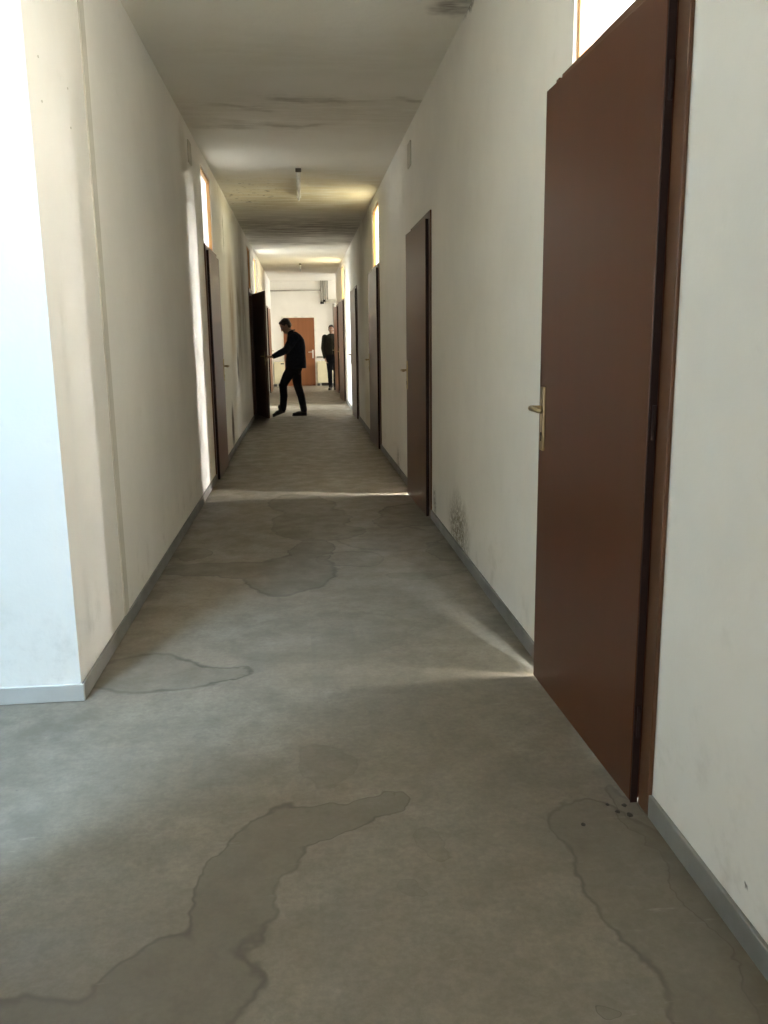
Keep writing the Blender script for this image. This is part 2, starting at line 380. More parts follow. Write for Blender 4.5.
# ------------------------------------------------------------------ doors data: (near outer edge, opening swing in degrees, transom, leaf material)
FW = 1.06            # outer width of a frame
FT = 2.175           # outer height of a frame
RIGHT_DOORS = [  # near edge, swing, transom, label
    (2.05, 1.5, 'pane', 'brown door standing ajar nearest the viewer, tall leaf with brass handle plate'),
    (6.08, 1.6, None, 'dark brown door ajar beyond the mouldy skirting patch, no window above it'),
    (10.11, 1.5, 'pane_amber', 'brown door with a yellow-lit transom window, third along the right wall'),
    (14.14, 1.6, None, 'glossy brown door opposite the man at the black door, fourth along the right wall'),
    (18.45, 3.2, 'pane_amber', 'pale reflecting brown door between the bright wall strip and the half-hidden man'),
    (21.45, 2.6, None, 'reddish brown door leaf hiding half of the standing man'),
]
LEFT_DOORS = [
    (8.10, 0.0, 'pane', 'closed brown door with a white transom window, nearest on the left wall'),
    (14.62, 15.0, 'pane', 'black looking door leaf swung into the corridor, held by the bending man'),
    (16.60, None, 'pane', 'open doorway hidden behind the black door leaf, letting in daylight'),
    (22.05, 1.5, None, 'reddish brown door far down the left wall just before the end wall'),
]
WT = 0.12  # wall thickness

def wall_with_openings(name, x0, x1, y0, y1, openings, m, label, H=H):
    """openings: (ya, yb, [(z0, z1), ...])"""
    bm = bmesh.new(); y = y0
    for (ya, yb, zs) in sorted(openings):
        if ya > y: add_box(bm, x0, x1, y, ya, 0, H)
        z = 0.0
        for (za, zb) in zs:
            if za > z + 1e-4: add_box(bm, x0, x1, ya, yb, z, za)
            z = zb
        if z < H: add_box(bm, x0, x1, ya, yb, z, H)
        y = yb
    if y < y1: add_box(bm, x0, x1, y, y1, 0, H)
    bmesh.ops.remove_doubles(bm, verts=bm.verts, dist=1e-5)
    o = obj(name, bm, m); tag(o, label, 'wall', kind='structure'); return o
def wall_x(name, y0, y1, x0, x1, openings, m, label, H=H):
    bm = bmesh.new(); x = x0
    for (xa, xb, za, zb) in sorted(openings):
        if xa > x: add_box(bm, x, xa, y0, y1, 0, H)
        if za > 0: add_box(bm, xa, xb, y0, y1, 0, za)
        if zb < H: add_box(bm, xa, xb, y0, y1, zb, H)
        x = xb
    if x < x1: add_box(bm, x, x1, y0, y1, 0, H)
    o = obj(name, bm, m); tag(o, label, 'wall', kind='structure'); return o

IN = 0.055   # casing overlap outside the opening
TZ0, TZ1 = 2.178, 2.865
TW = 0.86    # transom width
def door_openings(doors):
    L = []
    for (y, sw, tr, _) in doors:
        a, b = y + IN, y + FW - IN
        if sw: a, b = (a - 0.026, b) if sw > 10 else (a, b + 0.026)      # ajar leaf: clear gap at its free edge
        if tr:
            t0 = y + IN
            if a < t0: L.append((a, t0, [(0, FT - IN)])); a = t0
            L.append((a, a + TW, [(0, FT - IN), (TZ0, TZ1)])); L.append((a + TW, b, [(0, FT - IN)]))
        else: L.append((a, b, [(0, FT - IN)]))
    return L
HALL_Y = 22.60
wall_with_openings('wall_right', XR, XR + WT, -5.0, HALL_Y, door_openings(RIGHT_DOORS), M['wall_right'], 'long off-white plaster wall with ajar brown doors and mould by the skirting')
wall_with_openings('wall_left', XL - WT, XL, 3.05, YEND, door_openings(LEFT_DOORS), M['wall_left'], 'long off-white plaster wall with damp stains and the black door')
wall_with_openings('wall_left_near', XL - 0.146, XL, -1.20, 1.80, [], M['wall_plain'], 'plaster wall beside the viewer before the landing opening')
wall_x('wall_landing', 3.05, 3.17, -4.5, XL - WT, [], M['wall_plain'], 'bluish daylit end face of the wall by the landing', HS)
wall_x('wall_landing_back', -1.20, -1.08, -4.5, XL - 0.146, [], M['bounce_paint'], 'stairwell wall towards the lobby', HS)
bm = bmesh.new(); add_box(bm, XL - 0.146, XL, -1.32, 3.17, H, HS); tag(obj('wall_landing_upper', bm, M['wall_plain']), 'upper stairwell wall above the landing opening', 'wall', kind='structure')
bm = bmesh.new(); add_box(bm, -4.62, -4.50, -1.32, 3.17, H, HS); tag(obj('wall_landing_side', bm, M['bounce_paint']), 'upper side wall of the stairwell', 'wall', kind='structure')
bm = bmesh.new(); x0, x1, y0, y1 = ROOF_WIN
add_box(bm, -4.62, x0, -1.32, 3.17, HS, HS + 0.12); add_box(bm, x1, XL, -1.32, 3.17, HS, HS + 0.12); add_box(bm, x0, x1, -1.32, y0, HS, HS + 0.12); add_box(bm, x0, x1, y1, 3.17, HS, HS + 0.12)
tag(obj('ceiling_landing', bm, M['wall_plain']), 'white ceiling of the stairwell', 'ceiling', kind='structure')
wall_x('wall_back', -5.12, -5.0, -4.62, 4.72, [FILL_WIN, ROOM_END_WIN], M['wall_plain'], 'corridor end wall behind the viewer')
wall_x('wall_end', YEND, YEND + 0.12, -4.5, 4.72, [], M['wall_plain'], 'bright white end wall carrying the red-brown door and cream heaters')
wall_with_openings('wall_right_outer', 4.60, 4.72, -5.0, YEND, [(yc - wd / 2, yc + wd / 2, [(z0, z1)]) for (yc, wd, z0, z1, _, _) in RIGHT_WIN] + [(HALL_WIN[0] - 1.05, HALL_WIN[0] + 1.05, [(0.3, 2.7)])], M['wall_plain'], 'outer wall of the rooms behind the right-hand doors')
wall_with_openings('wall_left_outer', -4.62, -4.50, -5.0, YEND, [(yc - wd / 2, yc + wd / 2, [(z0, z1)]) for (yc, wd, z0, z1, _, _) in LEFT_WIN], M['wall_plain'], 'outer wall of the rooms behind the left-hand doors')
for k, y in enumerate((4.6, 8.7, 12.7, 16.7, 20.6, HALL_Y - 0.12)):
    wall_x('wall_room_right', y, y + 0.12, XR + WT, 4.60, [], M['wall_plain'], 'partition between the rooms behind the right-hand doors')
for k, y in enumerate((6.2, 10.6, 14.0, 16.35, 18.6)):
    wall_x('wall_room_left', y, y + 0.12, -4.5, XL - WT, [], M['wall_plain'], 'partition between the rooms behind the left-hand doors')
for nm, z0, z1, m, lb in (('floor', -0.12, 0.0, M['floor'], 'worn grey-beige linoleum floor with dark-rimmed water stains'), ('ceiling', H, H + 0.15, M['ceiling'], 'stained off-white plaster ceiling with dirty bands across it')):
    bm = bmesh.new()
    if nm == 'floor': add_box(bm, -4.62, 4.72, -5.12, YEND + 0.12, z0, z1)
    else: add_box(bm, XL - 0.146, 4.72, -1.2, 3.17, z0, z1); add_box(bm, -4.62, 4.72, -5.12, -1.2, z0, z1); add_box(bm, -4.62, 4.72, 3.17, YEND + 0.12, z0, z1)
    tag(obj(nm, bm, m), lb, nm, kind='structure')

# windows behind and beside (frames set in the openings)
def window_frame(name, bmf, label):
    bm = bmesh.new(); bmf(bm); tag(obj(name, bm, M['window']), label, 'window', kind='structure')
def wf_x(bm, x, y0, y1, z0, z1):
    t = 0.06
    add_box(bm, x - 0.03, x + 0.03, y0, y0 + t, z0, z1); add_box(bm, x - 0.03, x + 0.03, y1 - t, y1, z0, z1)
    add_box(bm, x - 0.03, x + 0.03, y0 + t, y1 - t, z0, z0 + t); add_box(bm, x - 0.03, x + 0.03, y0 + t, y1 - t, z1 - t, z1)
    c = (y0 + y1) / 2; add_box(bm, x - 0.03, x + 0.03, c - 0.03, c + 0.03, z0 + t, z1 - t)
def wf_y(bm, y, x0, x1, z0, z1):
    t = 0.06
    add_box(bm, x0, x0 + t, y - 0.03, y + 0.03, z0, z1); add_box(bm, x1 - t, x1, y - 0.03, y + 0.03, z0, z1)
    add_box(bm, x0 + t, x1 - t, y - 0.03, y + 0.03, z0, z0 + t); add_box(bm, x0 + t, x1 - t, y - 0.03, y + 0.03, z1 - t, z1)
n = 1
for (yc, wd, z0, z1, _, _) in RIGHT_WIN:
    window_frame('window_%d' % n, lambda bm: wf_x(bm, 4.66, yc - wd / 2, yc + wd / 2, z0, z1), 'white window of a room behind the right-hand doors'); n += 1
for (yc, wd, z0, z1, _, _) in LEFT_WIN:
    window_frame('window_%d' % n, lambda bm: wf_x(bm, -4.56, yc - wd / 2, yc + wd / 2, z0, z1), 'white window of a room behind the left-hand doors'); n += 1
window_frame('window_%d' % n, lambda bm: wf_x(bm, 4.66, HALL_WIN[0] - 1.05, HALL_WIN[0] + 1.05, 0.3, 2.7), 'tall window of the bright end hall'); n += 1
window_frame('window_%d' % n, lambda bm: wf_y(bm, -5.06, *FILL_WIN), 'wide window added behind the viewer for fill light'); n += 1
window_frame('window_%d' % n, lambda bm: wf_y(bm, -5.06, *ROOM_END_WIN), 'end window of the corner room behind the nearest door'); n += 1

# baseboards: runs between the doors
BH, BT = 0.066, 0.012
def baseboard(name, segs, label, m='baseboard'):
    bm = bmesh.new()
    for (x0, x1, y0, y1) in segs: add_box(bm, x0, x1, y0, y1, 0, BH, 0.003)
    tag(obj(name, bm, M[m]), label, 'baseboard', kind='structure')
def runs(doors, y0, y1):
    out = []; y = y0
    for d in doors:
        out.append((y, d[0])); y = d[0] + FW
    if y < y1: out.append((y, y1))
    return out
baseboard('baseboard_right', [(XR - BT, XR, a, b) for a, b in runs(RIGHT_DOORS, -5, HALL_Y)], 'grey vinyl skirting with dark flecks below the right-hand doors')
baseboard('baseboard_left', [(XL, XL + BT, a, b) for a, b in runs(LEFT_DOORS, 3.05, YEND)], 'grey vinyl skirting along the damp-stained wall')
baseboard('baseboard_landing', [(-4.5, XL + BT, 3.05 - BT, 3.05)], 'pale grey skirting under the bluish daylit wall face', 'baseboard_pale')
baseboard('baseboard_end', [(XL + BT, -0.56, YEND - BT, YEND), (0.42, 4.6, YEND - BT, YEND)], 'grey skirting along the bright end wall')

# joint cover strip on the left wall, wall plugs
bm = bmesh.new(); add_box(bm, XL, XL + 0.006, 3.84, 3.925, BH, H, 0.002)
tag(obj('trim_1', bm, M['strip']), 'flat vertical joint cover strip on the near left wall', 'trim', kind='structure')
bm = bmesh.new(); add_box(bm, XR - 0.005, XR, 0.2, 0.28, BH, H)
bm.free()
WL = bpy.data.objects['wall_left']
for (y, z) in ((3.20, 2.25), (3.57, 2.25), (3.20, 2.11), (3.57, 2.11)):
    bm = bmesh.new(); add_tube(bm, [(XL - 0.01, y, z), (XL + 0.0015, y, z)], 0.0045, 10); obj('wall_plug', bm, M['plate'], WL)

# ------------------------------------------------------------------ doors
def handle(leaf_parent, x, y, z, side, along, metal, key=False):
    """plate on a leaf whose outer face is at x; side = direction out of the face, along = where the lever points"""
    bm = bmesh.new(); add_box(bm, min(x, x + side * 0.009), max(x, x + side * 0.009), y - 0.019, y + 0.019, z - 0.155, z + 0.075, 0.003)
    pl = obj('handle_plate', bm, metal, leaf_parent)
    bm = bmesh.new()
    pts = [(x + side * 0.006, y, z), (x + side * 0.03, y, z)]
    for k in range(6):
        a = math.pi / 2 * k / 5
        pts.append((x + side * (0.040 + 0.014 * math.sin(a)), y + along * 0.016 * (1 - math.cos(a)), z))
    pts += [(x + side * 0.054, y + along * 0.06, z), (x + side * 0.052, y + along * 0.105, z - 0.002), (x + side * 0.046, y + along * 0.118, z - 0.003)]
    add_tube(bm, pts, [0.009] * 2 + [0.0095] * 6 + [0.009, 0.0085, 0.0075], 12)
    lv = obj('lever', bm, metal, leaf_parent, True)
    bm = bmesh.new(); add_tube(bm, [(x + side * 0.008, y, z - 0.095), (x + side * 0.0105, y, z - 0.095)], 0.0075, 12)
    add_box(bm, min(x + side * 0.008, x + side * 0.0105), max(x + side * 0.008, x + side * 0.0105), y - 0.0035, y + 0.0035, z - 0.12, z - 0.098)
    obj('keyhole', bm, M['keyhole'], leaf_parent)

def make_door(name, side, y, swing, transom, label, leafmat, hinge_far=False, metal='brass'):
    """side +1: right wall (corridor lies towards -X); side -1: left wall"""
    face = XR if side > 0 else XL
    out = -side                       # direction into the corridor
    root = empty(name, (face, y + FW / 2, 0)); tag(root, label, 'door', 'brown doors along the corridor', 'structure')
    X = lambda d: out * d             # local x: d metres into the corridor from the wall face
    def bx(bm, d0, d1, y0, y1, z0, z1, bev=0.0):
        a, b = sorted((X(d0), X(d1))); add_box(bm, a, b, y0, y1, z0, z1, bev)
    h = FW / 2; cw = 0.068
    bm = bmesh.new()                  # casing + lining on the corridor side and inside
    free = 0 if swing is None or swing == 0 else (-1 if hinge_far else 1)    # side of the free edge of an ajar leaf
    for s in (-1, 1):
        c_, l_ = (0.032, IN - 0.026) if s == free else (cw, IN + 0.0)
        a, b = sorted((s * h, s * (h - c_))); bx(bm, 0.0, 0.012, a, b, 0, FT, 0.003)
        lin = 0.004 if s == free else 0.03
        a, b = sorted((s * (h - l_), s * (h - l_ - lin))); bx(bm, -WT - 0.012, 0.0, a, b, 0, FT - IN)
        a, b = sorted((s * h, s * (h - (c_ if s == free else cw)))); bx(bm, -WT - 0.012, -WT, a, b, 0, FT)
    if free == 0:
        for s in (-1, 1):
            a, b = sorted((s * (h - IN - 0.03), s * (h - IN - 0.045))); bx(bm, -WT, -0.045, a, b, 0, FT - IN - 0.03)   # door stop
    else:
        a, b = sorted((-free * (h - IN - 0.03), -free * (h - IN - 0.055))); bx(bm, -0.075, -0.012, a, b, 0, FT - IN - 0.03)   # stop on the hinge side
    bx(bm, 0.0, 0.012, -h + cw, h - cw, FT - cw, FT, 0.003)
    bx(bm, -WT - 0.012, 0.0, -h + IN + 0.03, h - IN - 0.03, FT - IN - 0.03, FT - IN)
    bx(bm, -WT - 0.012, -WT, -h + cw, h - cw, FT - cw, FT)
    obj('door_frame', bm, M['frame'], root)
    if swing is not None:
        lw0, lw1 = -h + 0.078, (h - 0.048 if swing else h - 0.022)      # leaf edges (hinge at the near edge)
        piv = lw0
        if hinge_far: lw0, lw1 = -h + 0.048, h - 0.078; piv = lw1
        d0, d1 = 0.013, 0.034
        bm = bmesh.new(); bx(bm, d0 + 0.002, d1, lw0, lw1, 0.006, FT - 0.050, 0.002)     # face lip overlapping the frame
        ci = h - IN - 0.034
        bx(bm, 0.0, d0 + 0.002, max(lw0 + 0.004, -ci), min(lw1 - 0.004, ci), 0.006, FT - IN - 0.034)  # core inside the rebate
        lf = obj('door_leaf', bm, leafmat, root)
        bm = bmesh.new()               # dark strip painting the shade in the hinge gap
        if hinge_far: bx(bm, 0.0125, d1 - 0.002, lw1 + 0.0003, lw1 + 0.006, 0.002, FT - 0.051)
        else: bx(bm, 0.0125, d1 - 0.002, lw0 - 0.006, lw0 - 0.0003, 0.002, FT - 0.051)
        obj('hinge_gap_shade', bm, M['edge'], lf)
        for z in (0.25, 1.08, 1.90):
            bm = bmesh.new(); yy = (lw1 + 0.009) if hinge_far else (lw0 - 0.009)
            add_tube(bm, [(X(0.020), yy, z - 0.045), (X(0.020), yy, z + 0.045)], 0.006, 10); obj('hinge', bm, M['edge'], lf)
        hy = lw0 + 0.055 if hinge_far else lw1 - 0.055
        handle(lf, X(d1), hy, 1.052, out, 1 if hinge_far else -1, M[metal])
        handle(lf, X(0.0), hy, 1.052, -out, 1 if hinge_far else -1, M[metal]) if swing > 10 else None
        ang = math.radians(swing) * (1 if side > 0 else -1) * (-1 if hinge_far else 1)
        p = Vector((X(d0), piv, 0)); R = Matrix.Rotation(ang, 4, 'Z')
        lf.matrix_local = Matrix.Translation(p) @ R @ Matrix.Translation(-p)
    if transom:
        a = -h + IN; b = a + TW; z0, z1 = TZ0, TZ1; t = 0.026
        bm = bmesh.new()
        bx(bm, -0.075, -0.012, a, a + t, z0, z1, 0.002); bx(bm, -0.075, -0.012, b - t, b, z0, z1, 0.002)
        bx(bm, -0.075, -0.012, a + t, b - t, z0, z0 + 0.016, 0.002); bx(bm, -0.075, -0.012, a + t, b - t, z1 - t, z1, 0.002)
        tf = obj('transom_frame', bm, M['transom_wood'], root)
        bm = bmesh.new(); bx(bm, -0.046, -0.040, a + t - 0.004, b - t + 0.004, z0 + 0.012, z1 - t + 0.004)
        obj('pane', bm, M[transom], tf)
    return root
dn = 1
for (y, sw, tr, lb) in RIGHT_DOORS:
    make_door('door_%d' % dn, 1, y, sw, tr, lb, M['door_far'] if dn == 6 else M['door']); dn += 1
for i, (y, sw, tr, lb) in enumerate(LEFT_DOORS):
    make_door('door_%d' % dn, -1, y, sw, tr, lb, M['door_far'] if i == 3 else M['door'], hinge_far=(i == 1)); dn += 1

# end wall door
def end_door():
    x0, x1, zt = -0.52, 0.375, 1.955
    root = empty('door_%d' % dn, ((x0 + x1) / 2, YEND, 0)); tag(root, 'closed red-brown door in the middle of the bright end wall', 'door', kind='structure')
    c = (x0 + x1) / 2
    bm = bmesh.new()
    for s in (-1, 1):
        a, b = sorted((s * (x1 - c + 0.045), s * (x1 - c))); add_box(bm, a, b, -0.02, 0, 0, zt + 0.045, 0.003)
    add_box(bm, x0 - c, x1 - c, -0.02, 0, zt, zt + 0.045, 0.003); obj('door_frame', bm, M['pipe_white'], root)
    bm = bmesh.new(); add_box(bm, x0 - c + 0.003, x1 - c - 0.003, -0.03, -0.002, 0.008, zt - 0.003, 0.002); lf = obj('door_leaf', bm, M['door_far'], root)
    bm = bmesh.new(); add_box(bm, x1 - c - 0.08, x1 - c - 0.04, -0.04, -0.03, 0.80, 1.04, 0.004); obj('handle_plate', bm, M['chrome'], lf)
    bm = bmesh.new(); add_tube(bm, [(x1 - c - 0.06, -0.04, 0.98), (x1 - c - 0.06, -0.08, 0.98), (x1 - c - 0.08, -0.09, 0.98), (x1 - c - 0.19, -0.088, 0.975)], 0.010, 10); obj('lever', bm, M['chrome'], lf, True)
end_door()

# ------------------------------------------------------------------ fittings
def ceiling_lamp(y, length, label):
    root = empty('ceiling_lamp', (0.02, y, H)); tag(root, label, 'lamp', 'fluorescent ceiling lamps')
    bm = bmesh.new(); add_box(bm, -0.024, 0.024, 0.012, length - 0.012, -0.036, 0.0, 0.005); obj('lamp_body', bm, M['lamp_body'], root)
    for k, yy in enumerate((0.0, length - 0.012)):
        bm = bmesh.new(); add_box(bm, -0.028, 0.028, yy, yy + 0.012, -0.038, 0.0, 0.003); obj('end_cap', bm, M['cap_shade_and_zip'] if k == 0 else M['lamp_body'], root)  # near cap darkened to paint the shade on its end face
    for k, yy in enumerate((0.03, length - 0.055)):
        bm = bmesh.new(); add_box(bm, -0.011, 0.011, yy, yy + 0.025, -0.072, -0.034, 0.003); obj('tube_holder', bm, M['lamp_body'], root)
    bm = bmesh.new(); add_tube(bm, [(0, 0.052, -0.060), (0, length - 0.052, -0.060)], 0.013, 16); obj('tube', bm, M['tube'], root, True)
ceiling_lamp(9.0, 1.6, 'unlit fluorescent batten lamp on the stained ceiling, nearer of the two')
ceiling_lamp(19.6, 1.45, 'small far unlit batten lamp on the ceiling before the end wall')

def junction_box(face, side, y, z, w, h, label):
    root = empty('junction_box', (face, y, z)); tag(root, label, 'junction box', 'wall junction box covers')
    o = -side
    bm = bmesh.new(); a, b = sorted((0.0, o * 0.012)); add_box(bm, a, b, -w / 2, w / 2, -h / 2, h / 2, 0.004); obj('cover', bm, M['plate'], root)
    for s in (-1, 1):
        bm = bmesh.new(); add_tube(bm, [(o * 0.011, 0, s * (h / 2 - 0.018)), (o * 0.0135, 0, s * (h / 2 - 0.018))], 0.005, 10); obj('screw', bm, M['pipe'], root)
junction_box(XR, 1, 7.25, 2.765, 0.17, 0.19, 'small beige cover plate high on the wall above the second right door')
junction_box(XL, -1, 7.35, 2.79, 0.17, 0.17, 'small beige cover plate high on the wall before the white transom')

def radiator(xc, w, label, valve):
    root = empty('radiator', (xc, YEND - 0.012, 0)); tag(root, label, 'radiator', 'cream heaters on the end wall')
    z0, z1 = 0.085, 0.715
    bm = bmesh.new(); add_box(bm, -w / 2, w / 2, -0.15, 0.0, z0, z1, 0.012); obj('casing', bm, M['radiator'], root)
    bm = bmesh.new(); add_box(bm, -w / 2 + 0.015, w / 2 - 0.015, -0.154, -0.15, z0 + 0.03, z1 - 0.10, 0.0015); obj('front_panel', bm, M['radiator'], root)
    for k in range(5):
        bm = bmesh.new(); x = -w / 2 + 0.06 + k * (w - 0.12) / 4; add_box(bm, x - 0.028, x + 0.028, -0.10, -0.03, z1, z1 + 0.003); obj('vent_slot', bm, M['slot'], root)
    bm = bmesh.new(); add_box(bm, 0.04, 0.13, -0.153, -0.149, z1 - 0.075, z1 - 0.045); obj('control_slot', bm, M['slot'], root)
    for s in (-1, 1):
        bm = bmesh.new(); add_box(bm, s * (w / 2 - 0.09) - 0.02, s * (w / 2 - 0.09) + 0.02, -0.11, -0.05, 0.0, z0, 0.003); obj('foot', bm, M['pipe_white'] if s < 0 else M['slot'], root)
    bm = bmesh.new(); add_box(bm, -w / 2 + 0.10, w / 2 - 0.10, -0.09, -0.04, 0.02, z0); obj('valve_box', bm, M['slot'], root)
radiator(-0.665, 0.31, 'cream heater beside the end door, partly behind the bending man', 1)
radiator(0.66, 0.46, 'cream heater between the end door and the standing man', -1)

# pipes on the end wall
def pipe_thing(name, label, cat, paths, m, group=None, part=None):
    root = empty(name, (paths[0][0][0][0], YEND, 0)); tag(root, label, cat, group); ox = root.location
    for pts, r, mm in paths:
        bm = bmesh.new(); add_tube(bm, [Vector(p) - Vector(ox) for p in pts], r, 12); obj(part or 'pipe', bm, mm or m, root, True)
    return root
pipe_thing('ceiling_pipe', 'thin dark pipe running along the top of the end wall', 'pipe', [([(XL, YEND - 0.03, 2.715), (0.60, YEND - 0.03, 2.715)], 0.018, None)], M['pipe'])
pipe_thing('wall_pipe', 'grey pipe running along the end wall just above the heater', 'pipe', [([(0.43, YEND - 0.03, 0.83), (4.5, YEND - 0.03, 0.83)], 0.022, None)], M['pipe'])
P = []
for k, x in enumerate((0.60, 0.66, 0.72, 0.78)):
    P.append(([(x, YEND - 0.06, H - 0.004), (x, YEND - 0.06, 2.42 + 0.04 * (k % 2)), (x, YEND - 0.14, 2.36 + 0.04 * (k % 2))], 0.020, M['pipe']))
P.append(([(0.72, YEND - 0.16, 2.40), (4.4, YEND - 0.16, 2.40)], 0.05, M['pipe_white']))
P.append(([(0.95, YEND - 0.06, 2.34), (0.95, YEND - 0.06, 0.9)], 0.035, M['pipe']))
for x, z in ((0.62, 2.36), (0.70, 2.42)):
    P.append(([(x - 0.05, YEND - 0.14, z), (x + 0.05, YEND - 0.14, z)], 0.032, M['slot']))
pipe_thing('heating_pipes', 'cluster of heating pipes and valves in the top corner of the end wall', 'pipes', P, M['pipe'])

# small debris by the near door
for (x, y, r, lb) in ((0.865, 2.11, 0.007, 'dark dirt crumb touching the foot of the nearest door frame'), (0.835, 2.08, 0.006, 'small dark dirt crumb just in front of the nearest door frame'),
                      (0.862, 2.06, 0.008, 'largest dark dirt crumb in front of the nearest door frame'), (0.82, 2.12, 0.005, 'tiniest dirt crumb under the edge of the nearest door leaf'),
                      (0.72, 2.03, 0.006, 'lone dark dirt crumb lying away from the nearest door on the stained floor')):
    bm = bmesh.new(); bmesh.ops.create_icosphere(bm, subdivisions=2, radius=1.0)
    for v in bm.verts: v.co = Vector((v.co.x * r * random.uniform(.7, 1.3), v.co.y * r * 1.3 * random.uniform(.7, 1.3), v.co.z * r * 0.5 * random.uniform(.8, 1.2)))
    o = obj('dirt_crumb', bm, M['slot']); o.location = (x, y, r * 0.38)
    tag(o, lb, 'dirt', 'dirt crumbs by the nearest door')

# ------------------------------------------------------------------ people
def fuse(name, bm, m, parent=None, voxel=0.006, smooth=4):
    """one continuous skin over overlapping volumes"""
    me = bpy.data.meshes.new(name + '_src'); bm.to_mesh(me); bm.free()
    o = bpy.data.objects.new(name + '_src', me); COL.objects.link(o)
    r = o.modifiers.new('r', 'REMESH'); r.mode = 'VOXEL'; r.voxel_size = voxel
    s = o.modifiers.new('s', 'SMOOTH'); s.iterations = smooth; s.factor = 0.5
    dg = bpy.context.evaluated_depsgraph_get(); dg.update()
    me2 = bpy.data.meshes.new_from_object(o.evaluated_get(dg)); me2.name = name
    bpy.data.objects.remove(o); bpy.data.meshes.remove(me)
    me2.materials.clear(); me2.materials.append(m)
    for p in me2.polygons: p.use_smooth = True
    q = bpy.data.objects.new(name, me2); COL.objects.link(q)
    if parent is not None: q.parent = parent
    return q

def add_hand(bm, wrist, d, palm_n, thumb_side, curl):
    """five-fingered hand: d = pointing direction, palm_n = palm normal, thumb_side = direction of the thumb edge"""
    w = Vector(wrist); d = Vector(d).normalized(); t = Vector(thumb_side); t = (t - d * t.dot(d)).normalized(); n = d.cross(t).normalized()
    if n.dot(Vector(palm_n)) < 0: n = -n
    for k in range(5):
        s = (k - 2) * 0.018
        add_limb(bm, [w + t * s * 0.55, w + d * 0.085 + t * s], [0.017, 0.013], 10)
    for k, L in enumerate((0.070, 0.078, 0.072, 0.056)):
        s = 0.032 - k * 0.021
        p = w + d * 0.088 + t * s; pts = [p]; a = 0.15
        for f in (0.45, 0.32, 0.23):
            a += curl; p = p + (d * math.cos(a) + n * math.sin(a)) * L * f; pts.append(p)
        add_limb(bm, pts, [0.0095, 0.0088, 0.0080, 0.0070], 10)
    b = w + d * 0.028 + t * 0.026
    add_limb(bm, [b, b + (d * 0.6 + t * 0.8).normalized() * 0.035, b + d * 0.055 + t * 0.034 + n * 0.014, b + d * 0.072 + t * 0.030 + n * 0.026], [0.013, 0.011, 0.0098, 0.008], 10)

def add_head(bm, c, look, up):
    """head of 0.23 m: cranium, jaw, nose, brow, lips, ears, looking along look"""
    f = Vector(look).normalized(); u = Vector(up); u = (u - f * u.dot(f)).normalized(); s = f.cross(u)
    R = Matrix((f, s, u)).transposed()
    P_ = lambda x, y, z: Vector(c) + f * x + s * y + u * z
    add_ball(bm, P_(-0.012, 0, 0.030), (0.095, 0.074, 0.084), 24, R)
    add_ball(bm, P_(0.028, 0, -0.035), (0.062, 0.056, 0.072), 20, R)
    add_ball(bm, P_(0.062, 0, -0.090), (0.024, 0.026, 0.020), 14, R)          # chin
    add_ball(bm, P_(0.072, 0, 0.022), (0.016, 0.050, 0.013), 14, R)           # brow
    add_limb(bm, [P_(0.084, 0, 0.008), P_(0.102, 0, -0.028)], [0.009, 0.014], 10)   # nose
    add_ball(bm, P_(0.083, 0, -0.056), (0.012, 0.024, 0.007), 12, R); add_ball(bm, P_(0.081, 0, -0.067), (0.012, 0.022, 0.007), 12, R)
    for q in (-1, 1):
        add_ball(bm, P_(-0.008, q * 0.077, -0.012), (0.018, 0.009, 0.031), 12, R)   # ears
        add_ball(bm, P_(0.052, q * 0.040, -0.022), (0.024, 0.020, 0.022), 12, R)    # cheeks
    return P_, R
def eyes(P_, R, parent):
    for q in (-1, 1):
        bm = bmesh.new(); add_ball(bm, P_(0.074, q * 0.031, 0.004), (0.011, 0.014, 0.008), 12, R); obj('eye', bm, M['eye'], parent, True)
def hair(P_, R, parent, m, name='hair'):
    bm = bmesh.new(); add_ball(bm, P_(-0.022, 0, 0.040), (0.096, 0.081, 0.086), 24, R)
    add_ball(bm, P_(-0.052, 0, -0.012), (0.056, 0.070, 0.060), 20, R)
    add_ball(bm, P_(0.030, 0, 0.090), (0.045, 0.060, 0.026), 16, R)
    return fuse(name, bm, m, parent, 0.006, 3)
